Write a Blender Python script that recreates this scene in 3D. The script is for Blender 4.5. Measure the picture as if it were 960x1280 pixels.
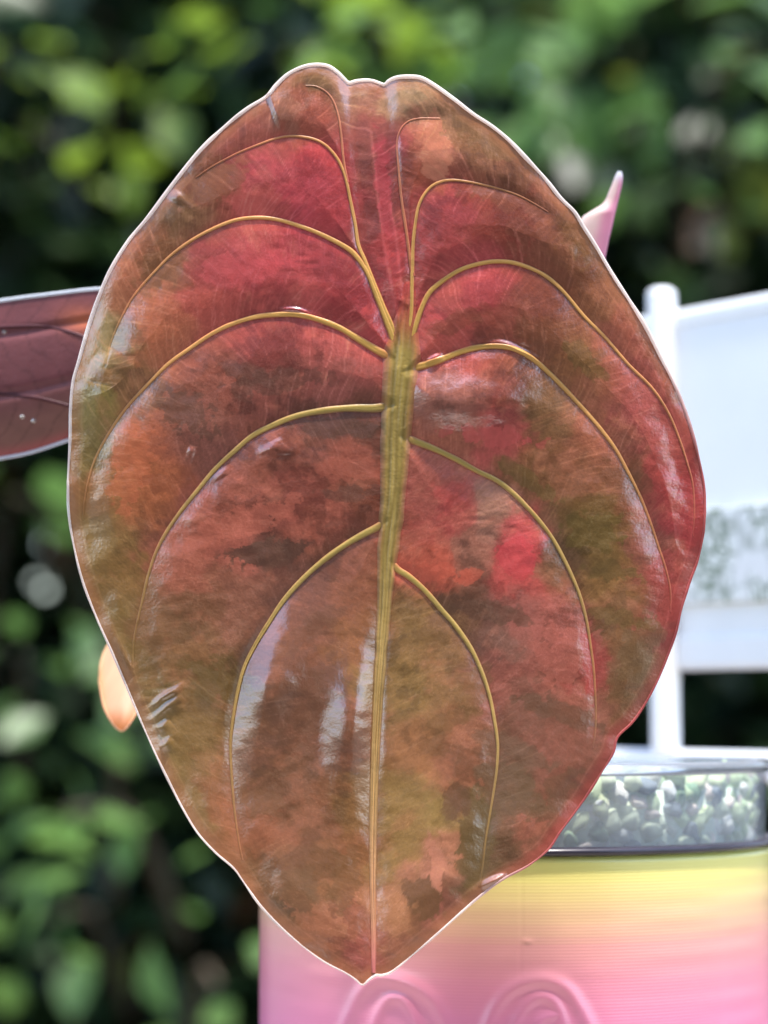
import bpy, math, random
import numpy as np
from mathutils import Vector

# ------------------------------------------------------------------ clear
for o in list(bpy.data.objects):
    bpy.data.objects.remove(o, do_unlink=True)
scene = bpy.context.scene
COL = scene.collection
rng = np.random.default_rng(11)
random.seed(11)
PI = math.pi

# ------------------------------------------------------------------ camera
F = 3011.0                       # focal length in photo pixels (960 x 1280), about 24 degrees tall
CX, CY = 480.0, 640.0
D0 = 0.334                       # camera to leaf, metres
U = D0 / F                       # one photo pixel on the leaf, metres
PITCH = math.atan(250.0 / F)
CAM = np.array([0.0, 0.0, 0.1256])
cam_d = bpy.data.cameras.new('camera')
cam = bpy.data.objects.new('camera', cam_d); COL.objects.link(cam)
cam.location = CAM
cam.rotation_euler = (PI / 2 + PITCH, 0, 0)
cam_d.sensor_fit = 'VERTICAL'; cam_d.sensor_height = 24.0
cam_d.lens = 12.0 / (640.0 / F)
cam_d.clip_start = 0.01; cam_d.clip_end = 200
cam_d.dof.use_dof = True
cam_d.dof.focus_distance = D0 - 0.001
cam_d.dof.aperture_fstop = cam_d.lens / 5.8
scene.camera = cam

# ------------------------------------------------------------------ sky, sun, exposure
SUN_EL, SUN_AZ = math.radians(77), math.radians(155)      # azimuth from +Y towards +X
w = bpy.data.worlds.new('World'); scene.world = w; w.use_nodes = True
wn = w.node_tree.nodes; wl = w.node_tree.links
bg = wn['Background']; sky = wn.new('ShaderNodeTexSky')
sky.sky_type = 'NISHITA'; sky.sun_disc = False
sky.sun_elevation = SUN_EL; sky.sun_rotation = SUN_AZ
wl.new(sky.outputs[0], bg.inputs[0]); bg.inputs[1].default_value = 0.15
sl = bpy.data.lights.new('sun', 'SUN'); sl.energy = 2.3; sl.angle = math.radians(3.0); sl.color = (1, .95, .87)
so = bpy.data.objects.new('sun', sl); COL.objects.link(so)
sd = Vector((math.sin(SUN_AZ) * math.cos(SUN_EL), math.cos(SUN_AZ) * math.cos(SUN_EL), math.sin(SUN_EL)))
so.rotation_euler = sd.to_track_quat('Z', 'Y').to_euler(); so.location = (0, 1, 3)
scene.view_settings.view_transform = 'Standard'; scene.view_settings.look = 'None'
scene.view_settings.gamma = 1; scene.view_settings.use_curve_mapping = False
scene.view_settings.exposure = 1.75
scene.render.engine = 'CYCLES'
scene.cycles.max_bounces = 10; scene.cycles.transparent_max_bounces = 16

# ------------------------------------------------------------------ helpers
cp, sp_ = math.cos(PITCH), math.sin(PITCH)
def P(px, py, d):
    """photo pixel + depth along the camera axis -> world point(s)"""
    px = np.asarray(px, float); py = np.asarray(py, float); d = np.asarray(d, float) + 0 * px
    x = (px - CX) / F * d; u = -(py - CY) / F * d
    return np.stack([CAM[0] + x, CAM[1] + d * cp - u * sp_, CAM[2] + d * sp_ + u * cp], -1)

def lin(c):
    c = np.asarray(c, float) / 255.0
    return np.where(c <= .04045, c / 12.92, ((c + .055) / 1.055) ** 2.4)

def root_loc(par):
    while par is not None and par.parent is not None: par = par.parent
    return np.array(par.location) if par is not None else np.zeros(3)

def mesh_obj(name, V, faces, mat, parent=None, col=None, smooth=True, uv=None):
    """V (n,3) world coords; faces: (m,k) int array or a list of such arrays"""
    V = np.asarray(V, np.float32) - root_loc(parent).astype(np.float32)
    if not isinstance(faces, list): faces = [faces]
    faces = [np.asarray(f, np.int32) for f in faces if len(f)]
    loops = np.concatenate([f.ravel() for f in faces])
    tot = np.concatenate([np.full(len(f), f.shape[1], np.int32) for f in faces])
    me = bpy.data.meshes.new(name)
    me.vertices.add(len(V)); me.vertices.foreach_set('co', V.ravel())
    me.loops.add(len(loops)); me.loops.foreach_set('vertex_index', loops)
    me.polygons.add(len(tot))
    me.polygons.foreach_set('loop_start', np.concatenate([[0], np.cumsum(tot)[:-1]]).astype(np.int32))
    me.update(calc_edges=True); me.validate()
    me.polygons.foreach_set('use_smooth', np.full(len(me.polygons), smooth))
    if col is not None:
        c = np.ones((len(V), 4), np.float32); c[:, :3] = col
        a = me.color_attributes.new('tint', 'FLOAT_COLOR', 'POINT'); a.data.foreach_set('color', c.ravel())
    if mat: me.materials.append(mat)
    o = bpy.data.objects.new(name, me); COL.objects.link(o)
    if parent: o.parent = parent
    return o

def thing(name, label, cat, loc, group=None):
    o = bpy.data.objects.new(name, None); COL.objects.link(o)
    o.location = loc; o.empty_display_size = .02
    o['label'] = label; o['category'] = cat
    if group: o['group'] = group
    return o

def grid_faces(nr, nc, wrap=False):
    i = np.arange(nr - 1)[:, None]; j = np.arange(nc if wrap else nc - 1)[None]
    a = i * nc + j; b = i * nc + (j + 1) % nc
    return np.stack([a, b, b + nc, a + nc], -1).reshape(-1, 4)

def resample(pts, n):
    pts = np.asarray(pts, float)
    # Catmull-Rom then arc-length resampling
    p = np.vstack([2 * pts[0] - pts[1], pts, 2 * pts[-1] - pts[-2]])
    t = np.linspace(0, 1, 12, endpoint=False)[:, None]; out = []
    for i in range(1, len(p) - 2):
        a, b, c, d = p[i - 1], p[i], p[i + 1], p[i + 2]
        out.append(.5 * (2 * b + (c - a) * t + (2 * a - 5 * b + 4 * c - d) * t ** 2 + (3 * b - a - 3 * c + d) * t ** 3))
    out = np.vstack(out + [pts[-1:]])
    s = np.concatenate([[0], np.cumsum(np.linalg.norm(np.diff(out, axis=0), axis=1))])
    si = np.linspace(0, s[-1], n)
    return np.stack([np.interp(si, s, out[:, k]) for k in range(pts.shape[1])], -1)

def tube(path, rad, ns=10, flat=1.0, up=None, cap=True, closed=False):
    """tube round a world path; 'flat' squashes it along 'up'"""
    path = np.asarray(path, float); n = len(path); rad = np.broadcast_to(np.asarray(rad, float), (n,))
    if closed: T = np.roll(path, -1, 0) - np.roll(path, 1, 0)
    else: T = np.gradient(path, axis=0)
    T /= np.linalg.norm(T, axis=1)[:, None] + 1e-12
    upv = np.array(up if up is not None else (0, -1, 0.02), float)
    S = np.cross(T, upv); bad = np.linalg.norm(S, axis=1) < 1e-3
    S[bad] = np.cross(T[bad], (1, 0, .1)); S /= np.linalg.norm(S, axis=1)[:, None]
    N = np.cross(S, T)
    a = np.linspace(0, 2 * PI, ns, endpoint=False)
    V = path[:, None] + rad[:, None, None] * (np.cos(a)[None, :, None] * S[:, None] + flat * np.sin(a)[None, :, None] * N[:, None])
    V = V.reshape(-1, 3); f = grid_faces(n, ns, True)
    if closed:
        j = np.arange(ns); k = (j + 1) % ns
        f = np.vstack([f, np.stack([(n - 1) * ns + j, (n - 1) * ns + k, k, j], -1)])
        return V, [f]
    if cap:
        V = np.vstack([V, path[0], path[-1]]); j = np.arange(ns); k = (j + 1) % ns
        c = np.vstack([np.stack([k, j, np.full(ns, n * ns)], -1), np.stack([(n - 1) * ns + j, (n - 1) * ns + k, np.full(ns, n * ns + 1)], -1)])
        return V, [f, c]
    return V, [f]

def box(lo, hi):
    x0, y0, z0 = lo; x1, y1, z1 = hi
    V = np.array([(x0, y0, z0), (x1, y0, z0), (x1, y1, z0), (x0, y1, z0), (x0, y0, z1), (x1, y0, z1), (x1, y1, z1), (x0, y1, z1)], float)
    return V, np.array([(0, 3, 2, 1), (4, 5, 6, 7), (0, 1, 5, 4), (1, 2, 6, 5), (2, 3, 7, 6), (3, 0, 4, 7)])

TAB = rng.random((8, 256, 256)).astype(np.float32)
def vn(x, y, s=0):
    x = np.asarray(x, np.float64); y = np.asarray(y, np.float64)
    xi = np.floor(x); yi = np.floor(y); fx = x - xi; fy = y - yi
    fx = fx * fx * (3 - 2 * fx); fy = fy * fy * (3 - 2 * fy)
    a = xi.astype(np.int64) & 255; b = yi.astype(np.int64) & 255; a1 = (a + 1) & 255; b1 = (b + 1) & 255
    T = TAB[s % 8]
    return (T[a, b] * (1 - fx) + T[a1, b] * fx) * (1 - fy) + (T[a, b1] * (1 - fx) + T[a1, b1] * fx) * fy
def fbm(x, y, s=0, o=4):
    r = 0; A = .5; t = 0
    for k in range(o):
        r = r + A * vn(x * 2 ** k + 17.3 * k, y * 2 ** k + 5.1 * k, s + k); t += A; A *= .55
    return r / t
def sstep(a, b, x):
    t = np.clip((x - a) / (b - a), 0, 1); return t * t * (3 - 2 * t)

# ------------------------------------------------------------------ materials
def mat(name):
    m = bpy.data.materials.new(name); m.use_nodes = True
    nt = m.node_tree; return m, nt, nt.nodes['Principled BSDF'], nt.nodes['Material Output']
def N(nt, t, **k):
    n = nt.nodes.new(t)
    for a, v in k.items(): setattr(n, a, v)
    return n

def tinted(name, rough=.4, spec=.5, coat=0, trans=0.0, trans_gain=1.0, bump=0, bscale=1500, gain=1.0, sat=1.0, coat_rough=.12, trans_sat=1.0, ior=1.5):
    """material coloured by the mesh's own 'tint'; optionally lets light through (thin leaf, thin plastic)"""
    m, nt, b, out = mat(name)
    at = N(nt, 'ShaderNodeAttribute', attribute_name='tint')
    hs = N(nt, 'ShaderNodeHueSaturation'); hs.inputs['Value'].default_value = gain; hs.inputs['Saturation'].default_value = sat
    nt.links.new(at.outputs['Color'], hs.inputs['Color'])
    nt.links.new(hs.outputs[0], b.inputs['Base Color'])
    b.inputs['Roughness'].default_value = rough; b.inputs['Specular IOR Level'].default_value = spec
    b.inputs['IOR'].default_value = ior; b.inputs['Coat Weight'].default_value = coat; b.inputs['Coat Roughness'].default_value = coat_rough
    if bump:
        tc = N(nt, 'ShaderNodeTexCoord'); nz = N(nt, 'ShaderNodeTexNoise'); nz.inputs['Scale'].default_value = bscale
        nz.inputs['Detail'].default_value = 4
        bp = N(nt, 'ShaderNodeBump'); bp.inputs['Strength'].default_value = bump; bp.inputs['Distance'].default_value = .0004
        nt.links.new(tc.outputs['Object'], nz.inputs['Vector']); nt.links.new(nz.outputs['Fac'], bp.inputs['Height'])
        nt.links.new(bp.outputs[0], b.inputs['Normal'])
        if coat: nt.links.new(bp.outputs[0], b.inputs['Coat Normal'])
    if trans:
        tr = N(nt, 'ShaderNodeBsdfTranslucent'); h2 = N(nt, 'ShaderNodeHueSaturation')
        h2.inputs['Value'].default_value = trans_gain; h2.inputs['Saturation'].default_value = trans_sat
        nt.links.new(at.outputs['Color'], h2.inputs['Color']); nt.links.new(h2.outputs[0], tr.inputs['Color'])
        mx = N(nt, 'ShaderNodeMixShader'); mx.inputs[0].default_value = trans
        nt.links.new(b.outputs[0], mx.inputs[1]); nt.links.new(tr.outputs[0], mx.inputs[2]); nt.links.new(mx.outputs[0], out.inputs[0])
    return m

def plain(name, c, rough=.5, var=.15, scale=40, bump=0, spec=.5):
    m, nt, b, out = mat(name)
    tc = N(nt, 'ShaderNodeTexCoord'); nz = N(nt, 'ShaderNodeTexNoise'); nz.inputs['Scale'].default_value = scale; nz.inputs['Detail'].default_value = 5
    rp = N(nt, 'ShaderNodeValToRGB')
    rp.color_ramp.elements[0].position = .3; rp.color_ramp.elements[1].position = .7
    rp.color_ramp.elements[0].color = (*[v * (1 - var) for v in c], 1); rp.color_ramp.elements[1].color = (*[min(1, v * (1 + var)) for v in c], 1)
    nt.links.new(tc.outputs['Object'], nz.inputs['Vector']); nt.links.new(nz.outputs['Fac'], rp.inputs[0]); nt.links.new(rp.outputs[0], b.inputs['Base Color'])
    b.inputs['Roughness'].default_value = rough; b.inputs['Specular IOR Level'].default_value = spec
    if bump:
        bp = N(nt, 'ShaderNodeBump'); bp.inputs['Strength'].default_value = bump; bp.inputs['Distance'].default_value = .002
        nt.links.new(nz.outputs['Fac'], bp.inputs['Height']); nt.links.new(bp.outputs[0], b.inputs['Normal'])
    return m

M_LEAF = tinted('variegated_leaf', rough=.20, spec=.5, ior=2.4, trans=.18, trans_gain=1.0, bump=.12, bscale=2600, gain=1.14, sat=.97, trans_sat=.9)
M_VEIN = tinted('vein', rough=.36, spec=.5, trans=.18, bump=.15, bscale=2500, gain=1.2, sat=.97)
M_MARGIN = tinted('leaf_margin', rough=.4, trans=.5, trans_gain=1.1)
M_DLEAF = tinted('dark_leaf', rough=.45, spec=.4, trans=.25, trans_gain=1.4, bump=.2, bscale=1500, gain=1.35)
M_HEDGE = tinted('hedge_leaf', rough=.42, spec=.6, trans=.42, trans_gain=1.6)
M_POT = tinted('printed_plastic', rough=.3, spec=.6, coat=.5, coat_rough=.12, trans=.05, trans_gain=1.0)
M_GRAN = tinted('mineral_granule', rough=.85, spec=.2, bump=.6, bscale=900)
M_STEM = plain('stem_bark', (.09, .065, .04), .8, .3, 60, .4)
M_BLACK = plain('dark_rim', (.035, .03, .045), .25, .2, 200)
M_WOOD = plain('table_wood', (.30, .26, .22), .6, .25, 18, .2)
M_SOIL = plain('garden_soil', (.06, .05, .03), .95, .4, 9, .6)

# white rack plastic (with a faint dirt film)
M_WHITE = plain('white_plastic', (.88, .89, .90), .4, .03, 60)

# lace / mildew band on the rack: white with a net of grey green outlines
M_LACE, nt, b, out = mat('lace_band')
tc = N(nt, 'ShaderNodeTexCoord'); nz = N(nt, 'ShaderNodeTexNoise'); nz.inputs['Scale'].default_value = 130; nz.inputs['Detail'].default_value = 3
va = N(nt, 'ShaderNodeMixRGB'); va.blend_type = 'ADD'; va.inputs[0].default_value = .006
nt.links.new(tc.outputs['Object'], nz.inputs['Vector']); nt.links.new(tc.outputs['Object'], va.inputs[1]); nt.links.new(nz.outputs['Color'], va.inputs[2])
vo = N(nt, 'ShaderNodeTexVoronoi', feature='DISTANCE_TO_EDGE'); vo.inputs['Scale'].default_value = 300
nt.links.new(va.outputs[0], vo.inputs['Vector'])
rp = N(nt, 'ShaderNodeValToRGB'); rp.color_ramp.elements[0].position = .02; rp.color_ramp.elements[0].color = (.07, .12, .04, 1)
rp.color_ramp.elements[1].position = .16; rp.color_ramp.elements[1].color = (.74, .77, .74, 1)
nt.links.new(vo.outputs['Distance'], rp.inputs[0])
n2 = N(nt, 'ShaderNodeTexNoise'); n2.inputs['Scale'].default_value = 90
nt.links.new(tc.outputs['Object'], n2.inputs['Vector'])
r2 = N(nt, 'ShaderNodeValToRGB'); r2.color_ramp.elements[0].position = .30; r2.color_ramp.elements[1].position = .5
nt.links.new(n2.outputs['Fac'], r2.inputs[0])
mx = N(nt, 'ShaderNodeMixRGB'); mx.inputs[1].default_value = (.78, .79, .80, 1)
nt.links.new(r2.outputs[0], mx.inputs[0]); nt.links.new(rp.outputs[0], mx.inputs[2]); nt.links.new(mx.outputs[0], b.inputs['Base Color'])
b.inputs['Roughness'].default_value = .6

# clear plastic of the inner pot
M_CLEAR, nt, b, out = mat('clear_plastic')
nt.nodes.remove(b)
tp = N(nt, 'ShaderNodeBsdfTransparent'); tp.inputs[0].default_value = (.95, .97, 1, 1)
gl = N(nt, 'ShaderNodeBsdfGlossy'); gl.inputs['Roughness'].default_value = .08
fr = N(nt, 'ShaderNodeFresnel'); fr.inputs['IOR'].default_value = 1.5
df = N(nt, 'ShaderNodeBsdfDiffuse'); df.inputs[0].default_value = (.80, .86, .95, 1)
m1 = N(nt, 'ShaderNodeMixShader'); m1.inputs[0].default_value = .26
m2 = N(nt, 'ShaderNodeMixShader')
nt.links.new(tp.outputs[0], m1.inputs[1]); nt.links.new(df.outputs[0], m1.inputs[2])
nt.links.new(fr.outputs[0], m2.inputs[0]); nt.links.new(m1.outputs[0], m2.inputs[1]); nt.links.new(gl.outputs[0], m2.inputs[2])
nt.links.new(m2.outputs[0], out.inputs[0])

# ------------------------------------------------------------------ the setting
GZ = -0.74
V, f = box((-30, -30, GZ - .2), (30, 30, GZ))
o = mesh_obj('ground', V, f, M_SOIL, smooth=False); o['kind'] = 'structure'; o['label'] = 'dark garden soil under the hedge'

PX, PY, PR, PZT = 0.0212, 0.392, 0.0412, 0.105       # printed pot: axis, radius, height
tb = thing('garden_table', 'small wooden garden table under the pink pot', 'table', (PX, .34, GZ))
V, f = box((-.24, .18, -.022), (.30, .60, 0)); mesh_obj('table_top', V, f, M_WOOD, tb, smooth=False)
for sx in (-.22, .26):
    for sy in (.2, .56):
        V, f = box((sx, sy, GZ), (sx + .025, sy + .025, -.022)); mesh_obj('leg', V, f, M_WOOD, tb, smooth=False)

# ------------------------------------------------------------------ hedge shrubs
LEAF_UV = np.array([(0, 0), (.25, .33), (.34, .55), (.2, .82), (0, 1), (-.2, .82), (-.34, .55), (-.25, .33), (0, .3), (0, .6)])
LEAF_F = np.array([(0, 1, 8), (0, 8, 7), (1, 2, 9), (1, 9, 8), (8, 9, 6), (8, 6, 7), (2, 3, 9), (3, 4, 9), (9, 4, 5), (9, 5, 6)])
def leaf_cloud(C, n, size, rs, droop=.25):
    """n leaf blades at centres C with their own direction, curl and size"""
    a = rs.random(n) * 2 * PI; el = rs.normal(-droop, .55, n)
    D = np.stack([np.cos(a) * np.cos(el), np.sin(a) * np.cos(el), np.sin(el)], -1)
    Z = np.stack([rs.normal(0, .5, n), rs.normal(-.15, .5, n), np.ones(n)], -1)
    S = np.cross(D, Z); S /= np.linalg.norm(S, axis=1)[:, None]; Nn = np.cross(S, D)
    L = size * rs.uniform(.6, 1.35, n)
    u = LEAF_UV[:, 0][None]; v = LEAF_UV[:, 1][None]
    bend = rs.uniform(-.35, .1, n)[:, None]
    V = C[:, None] + L[:, None, None] * (u[..., None] * S[:, None] + v[..., None] * D[:, None] + (.35 * np.abs(u) + bend * v * v)[..., None] * Nn[:, None])
    Fc = (np.arange(n)[:, None, None] * 10 + LEAF_F[None]).reshape(-1, 3)
    return V.reshape(-1, 3), Fc
GREENS = .58 * np.array([(.030, .068, .022), (.042, .088, .028), (.024, .058, .030), (.060, .115, .038), (.036, .078, .044)])
def shrub(label, cx, cy, rx, ry, z0, z1, n, size, seed, group, bright=1.0):
    rs = np.random.default_rng(seed)
    t = thing('hedge_shrub', label, 'shrub', (cx, cy, GZ), group)
    q = rs.normal(size=(n, 3)); q /= np.linalg.norm(q, axis=1)[:, None]
    r = rs.random(n) ** (1 / 2.2); q *= r[:, None]
    q = np.sign(q) * np.abs(q) ** .8
    lump = 1 + .22 * np.sin(q[:, 0] * 7 + seed) * np.cos(q[:, 2] * 8 + seed * 2)
    C = np.stack([cx + q[:, 0] * rx * lump, cy + q[:, 1] * ry * lump, (z0 + z1) / 2 + q[:, 2] * (z1 - z0) / 2 * lump], -1)
    C = C[C[:, 2] > GZ + .06]; n = len(C)
    V, f = leaf_cloud(C, n, size, rs)
    col = GREENS[rs.integers(0, len(GREENS), n)] * rs.uniform(.7, 1.35, (n, 1)) * bright
    yel = rs.random(n) < .05; col[yel] = np.array((.16, .2, .03)) * rs.uniform(.6, 1.1, (yel.sum(), 1))
    br = rs.random(n) < .02; col[br] = np.array((.17, .09, .05))
    o = mesh_obj('foliage', V, f, M_HEDGE, t, np.repeat(col, 10, 0))
    for k in range(5):
        e = np.array([cx + rs.uniform(-.6, .6) * rx, cy + rs.uniform(-.5, .5) * ry, z0 + (z1 - z0) * rs.uniform(.55, .85)])
        b0 = np.array([cx + rs.uniform(-.06, .06), cy + rs.uniform(-.06, .06), GZ - .01])
        mid = (b0 + e) / 2 + rs.normal(0, .04, 3)
        pth = resample(np.array([b0, mid, e]), 10)
        V, f = tube(pth, np.linspace(.016, .004, 10), 7); mesh_obj('stem', V, f, M_STEM, t)
    return t
HG = 'shrubs of the green hedge behind the pot'
s_left = shrub('dark green hedge shrub behind the maroon leaf', -.5, 1.95, .5, .36, -.7, 1.1, 11000, .046, 3, HG)
s_mid = shrub('green hedge shrub directly behind the big copper leaf', .12, 2.08, .5, .36, -.7, 1.1, 11000, .046, 4, HG)
s_right = shrub('dark hedge shrub behind the white rack', .74, 2.0, .5, .36, -.7, 1.1, 11000, .046, 5, HG)
BL = ['maroon leaf', 'big copper leaf', 'white rack']
for k, (x, y, z1) in enumerate([(-.9, 2.75, 1.7), (-.1, 2.85, 1.75), (.8, 2.8, 1.7)]):
    shrub('tall dark back-row shrub rising over the hedge behind the ' + BL[k], x, y, .62, .4, -.7, z1, 8500, .075, 20 + k, 'tall shrubs of the back row', .75)

# leafy sprigs that stick out of the hedge into the sun, part of its brightness painted into their tint: shrub > branch > leaf
SPR_ME = {}
def sprig(sh, px, py, d, n, size, tint, seed, spread=.05):
    n = int(n * 1.6); size *= .72
    rs = np.random.default_rng(seed)
    d = d * 1.35; size = size * 1.05; spread *= 1.3
    c = P(px, py, d); base = c + np.array([rs.uniform(-.05, .05), .28, -.10])
    pth = resample(np.array([base, (base + c) / 2 + (0, 0, .04), c]), 8)
    V, f = tube(pth, np.linspace(.005, .002, 8), 6); br = mesh_obj('branch', V, f, M_STEM, sh)
    for k in range(n):
        cc = c + rs.normal(0, 1, 3) * spread * np.array([1.1, .6, .55])
        V, f = leaf_cloud(cc[None], 1, size, rs, .15)
        mesh_obj('leaf', V, f, M_HEDGE, br, np.tile(np.array(tint) * rs.uniform(.75, 1.2), (10, 1)))
YG = (.17, .26, .03); MG = (.085, .17, .045); LG = (.13, .24, .06)  # far lighter than the hedge greens: sunlit look put into the colour
for i, a in enumerate([
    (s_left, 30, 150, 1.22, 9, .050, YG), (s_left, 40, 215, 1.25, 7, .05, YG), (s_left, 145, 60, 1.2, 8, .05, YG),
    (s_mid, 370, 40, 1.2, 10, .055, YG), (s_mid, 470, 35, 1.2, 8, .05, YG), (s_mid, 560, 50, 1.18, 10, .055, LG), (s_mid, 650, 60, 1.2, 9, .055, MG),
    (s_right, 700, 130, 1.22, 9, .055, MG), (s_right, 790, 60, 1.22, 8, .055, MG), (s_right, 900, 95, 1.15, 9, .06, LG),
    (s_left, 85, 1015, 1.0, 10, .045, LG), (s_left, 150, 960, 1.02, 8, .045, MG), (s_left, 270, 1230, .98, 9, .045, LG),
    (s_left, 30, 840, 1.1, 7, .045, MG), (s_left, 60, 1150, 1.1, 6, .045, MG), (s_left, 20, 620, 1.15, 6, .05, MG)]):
    sprig(*a, 100 + i)

# unseen shrubs added behind the camera to keep sky out of the sheen
for k, (x, y, z1) in enumerate([(-.65, -1.2, 1.75), (.05, -1.3, 1.95), (.7, -1.2, 1.75)]):
    shrub('green shrub on the far side of the table from the hedge', x, y, .5, .35, -.7, z1, 4200, .075, 40 + k, 'shrubs facing the hedge')

# ------------------------------------------------------------------ white rack behind the pot
RD = 0.470; AL = math.radians(53)
rk0 = P(832, 890, RD); rx0, ry0 = rk0[0], rk0[1]
rack = thing('white_rack', 'white plastic rack with round post and solid panel behind the pot', 'rack', (rx0, ry0, 0))
ax = np.array([math.cos(AL), -math.sin(AL), 0]); an = np.array([-math.sin(AL), -math.cos(AL), 0])   # along panel, towards camera
def zat(py, d=RD): return CAM[2] + (P(832, py, d)[2] - CAM[2])
def slab(name, t0, t1, z0, z1, th, m=M_WHITE, off=0, bev=.0012):
    V = []
    for t, z, n in [(a, b, c) for c in (off, off + th) for (a, b) in ((t0, z0), (t1, z0), (t1, z1), (t0, z1))]:
        V.append(np.array([rx0, ry0, 0]) + ax * t + an * n + np.array([0, 0, z]))
    o = mesh_obj(name, V, np.array([(0, 1, 2, 3), (7, 6, 5, 4), (0, 4, 5, 1), (1, 5, 6, 2), (2, 6, 7, 3), (3, 7, 4, 0)]), m, rack, smooth=False)
    if bev:
        md = o.modifiers.new('bevel', 'BEVEL'); md.width = bev; md.segments = 2
    return o
pr = 18.5 / F * RD
prof = [(0, pr), (.004, pr)]
zt = zat(352)
zs = np.concatenate([[0, .004], [zt - pr * .55], zt - pr * .55 * (1 - np.sin(np.linspace(.2, PI / 2, 7)))]); 
rs_ = np.concatenate([[pr, pr], [pr], pr * np.maximum(np.cos(np.linspace(.2, PI / 2, 7)), .02) ** .55])
a = np.linspace(0, 2 * PI, 28, endpoint=False)
V = np.stack([rx0 + rs_[:, None] * np.cos(a), ry0 + rs_[:, None] * np.sin(a), zs[:, None] + 0 * a], -1).reshape(-1, 3)
mesh_obj('post', V, grid_faces(len(zs), 28, True), M_WHITE, rack)
slab('panel', -.05, .12, zat(838), zat(383), .003, off=-.004)
slab('top_rail', -.05, .12, zat(410), zat(382), .0036, off=-.0043)
slab('lower_rail', .0, .12, zat(838), zat(793), .0042, off=-.0046)
slab('lace_band', -.05, .12, zat(757), zat(640), .0012, M_LACE, off=-.0008, bev=.0003)
slab('bottom_rail', -.05, .12, zat(975), zat(937), .006, off=-.0055)
q = np.array([rx0, ry0, 0]) + ax * .118
V = np.stack([q[0] + rs_[:, None] * np.cos(a), q[1] + rs_[:, None] * np.sin(a), zs[:, None] + 0 * a], -1).reshape(-1, 3)
mesh_obj('post', V, grid_faces(len(zs), 28, True), M_WHITE, rack)

# ------------------------------------------------------------------ printed pot
pot = thing('flower_pot', 'ribbed plastic pot fading from yellow rim to pink, with raised petals', 'pot', (PX, PY, 0))
LH = .00046
zv = np.arange(PZT, .058, -LH / 4); zl = np.arange(zv[-1] - LH / 2, 0, -LH / 2)
zz = np.concatenate([zv, zl, [0.0]])
ang = np.concatenate([np.linspace(-PI, 0, 560, endpoint=False), np.linspace(0, PI, 70, endpoint=False)])   # -pi..0 faces the camera
A, Z = np.meshgrid(ang, zz)
rib = .000015 * np.abs(np.sin(PI * (PZT - Z) / LH)) - .00001
nr = PR + rib - .0008 * (1 - sstep(0, .0015, PZT - Z)) ** 2
# raised petal outlines, laid out on the unrolled wall (photo pixels at the wall's own distance)
def wall_px(a, z):
    x = PX + PR * np.cos(a); y = PY + PR * np.sin(a)
    d = (y - CAM[1]) * cp + (z - CAM[2]) * sp_; u = -(y - CAM[1]) * sp_ + (z - CAM[2]) * cp
    return CX + F * x / d, CY - F * u / d
wx, wy = wall_px(A, Z)
def near(pts, X, Y):
    q = resample(np.array(pts, float), 360); d = np.full(X.shape, 1e9)
    for c in q: d = np.minimum(d, (X - c[0]) ** 2 + (Y - c[1]) ** 2)
    return np.sqrt(d)
front = (A < -.15) & (A > -PI + .15) & (wy > 1170) & (wy < 1460)
wxs, wys = wx[front], wy[front]
H = np.zeros(len(wxs))
for pts, wd, amp in [
    ([(425, 1300), (437, 1270), (452, 1240), (472, 1223), (500, 1226), (530, 1240), (550, 1264), (563, 1300), (560, 1350), (495, 1420), (430, 1350), (425, 1300)], 9, .00042),
    ([(462, 1310), (470, 1275), (486, 1250), (505, 1252), (520, 1280), (524, 1310), (495, 1370), (462, 1310)], 7, .00032),
    ([(604, 1300), (618, 1262), (640, 1236), (672, 1225), (702, 1232), (722, 1255), (742, 1300), (738, 1350), (672, 1420), (608, 1350), (604, 1300)], 9, .00042),
    ([(636, 1310), (650, 1268), (672, 1247), (694, 1255), (706, 1290), (700, 1330), (672, 1370), (636, 1310)], 7, .00032),
    ([(661, 1310), (675, 1277), (697, 1268)], 6, .00028)]:
    d = near(pts, wxs, wys); H = np.maximum(H, amp * np.exp(-(d / wd) ** 2))
# seam of the print with a tiny blob
d = np.abs(wxs - 651); 
nr[front] += H
seam = (np.abs(wx - 651) < 3.0) & (A < 0) & (wy < 1222); nr[seam] -= .00002
blob = np.exp(-((wx - 659) / 6) ** 2 - ((wy - 1177) / 3.5) ** 2) * (A < 0); nr += .00010 * blob
wob = (vn(A * 3, Z / LH * .25, 2) - .5) * .00006; nr += wob
V = np.stack([PX + nr * np.cos(A), PY + nr * np.sin(A), Z], -1).reshape(-1, 3)
# filament colour changes with height: yellow, peach, pink, magenta pink
t = ((PZT - Z) / .0265).ravel() + (vn(Z.ravel() / LH, Z.ravel() * 0, 3) - .5) * .03
stops = np.array([-.01, .10, .30, .50, .72, 1.05, 1.8, 4.2]); cs = lin([(252, 247, 140), (252, 238, 138), (250, 208, 152), (248, 172, 162), (250, 154, 172), (247, 142, 182), (240, 132, 190), (225, 145, 205)])
pc = np.stack([np.interp(t, stops, cs[:, k]) for k in range(3)], -1)
mesh_obj('pot_wall', V, grid_faces(len(zz), len(ang), True)[:, ::1], M_POT, pot, pc)
# inside wall, rim and floor of the pot
a = np.linspace(0, 2 * PI, 96, endpoint=False)
pf = [(PR - .0006, PZT - .0002), (PR - .0014, PZT + .0001), (PR - .0021, PZT - .0003), (PR - .0021, .003), (.0005, .003)]
V = np.concatenate([np.stack([PX + r * np.cos(a), PY + r * np.sin(a), 0 * a + z], -1) for r, z in pf])
mesh_obj('pot_lining', V, grid_faces(len(pf), 96, True), M_POT, pot, np.tile(lin((236, 205, 110)), (len(V), 1)))

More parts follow.
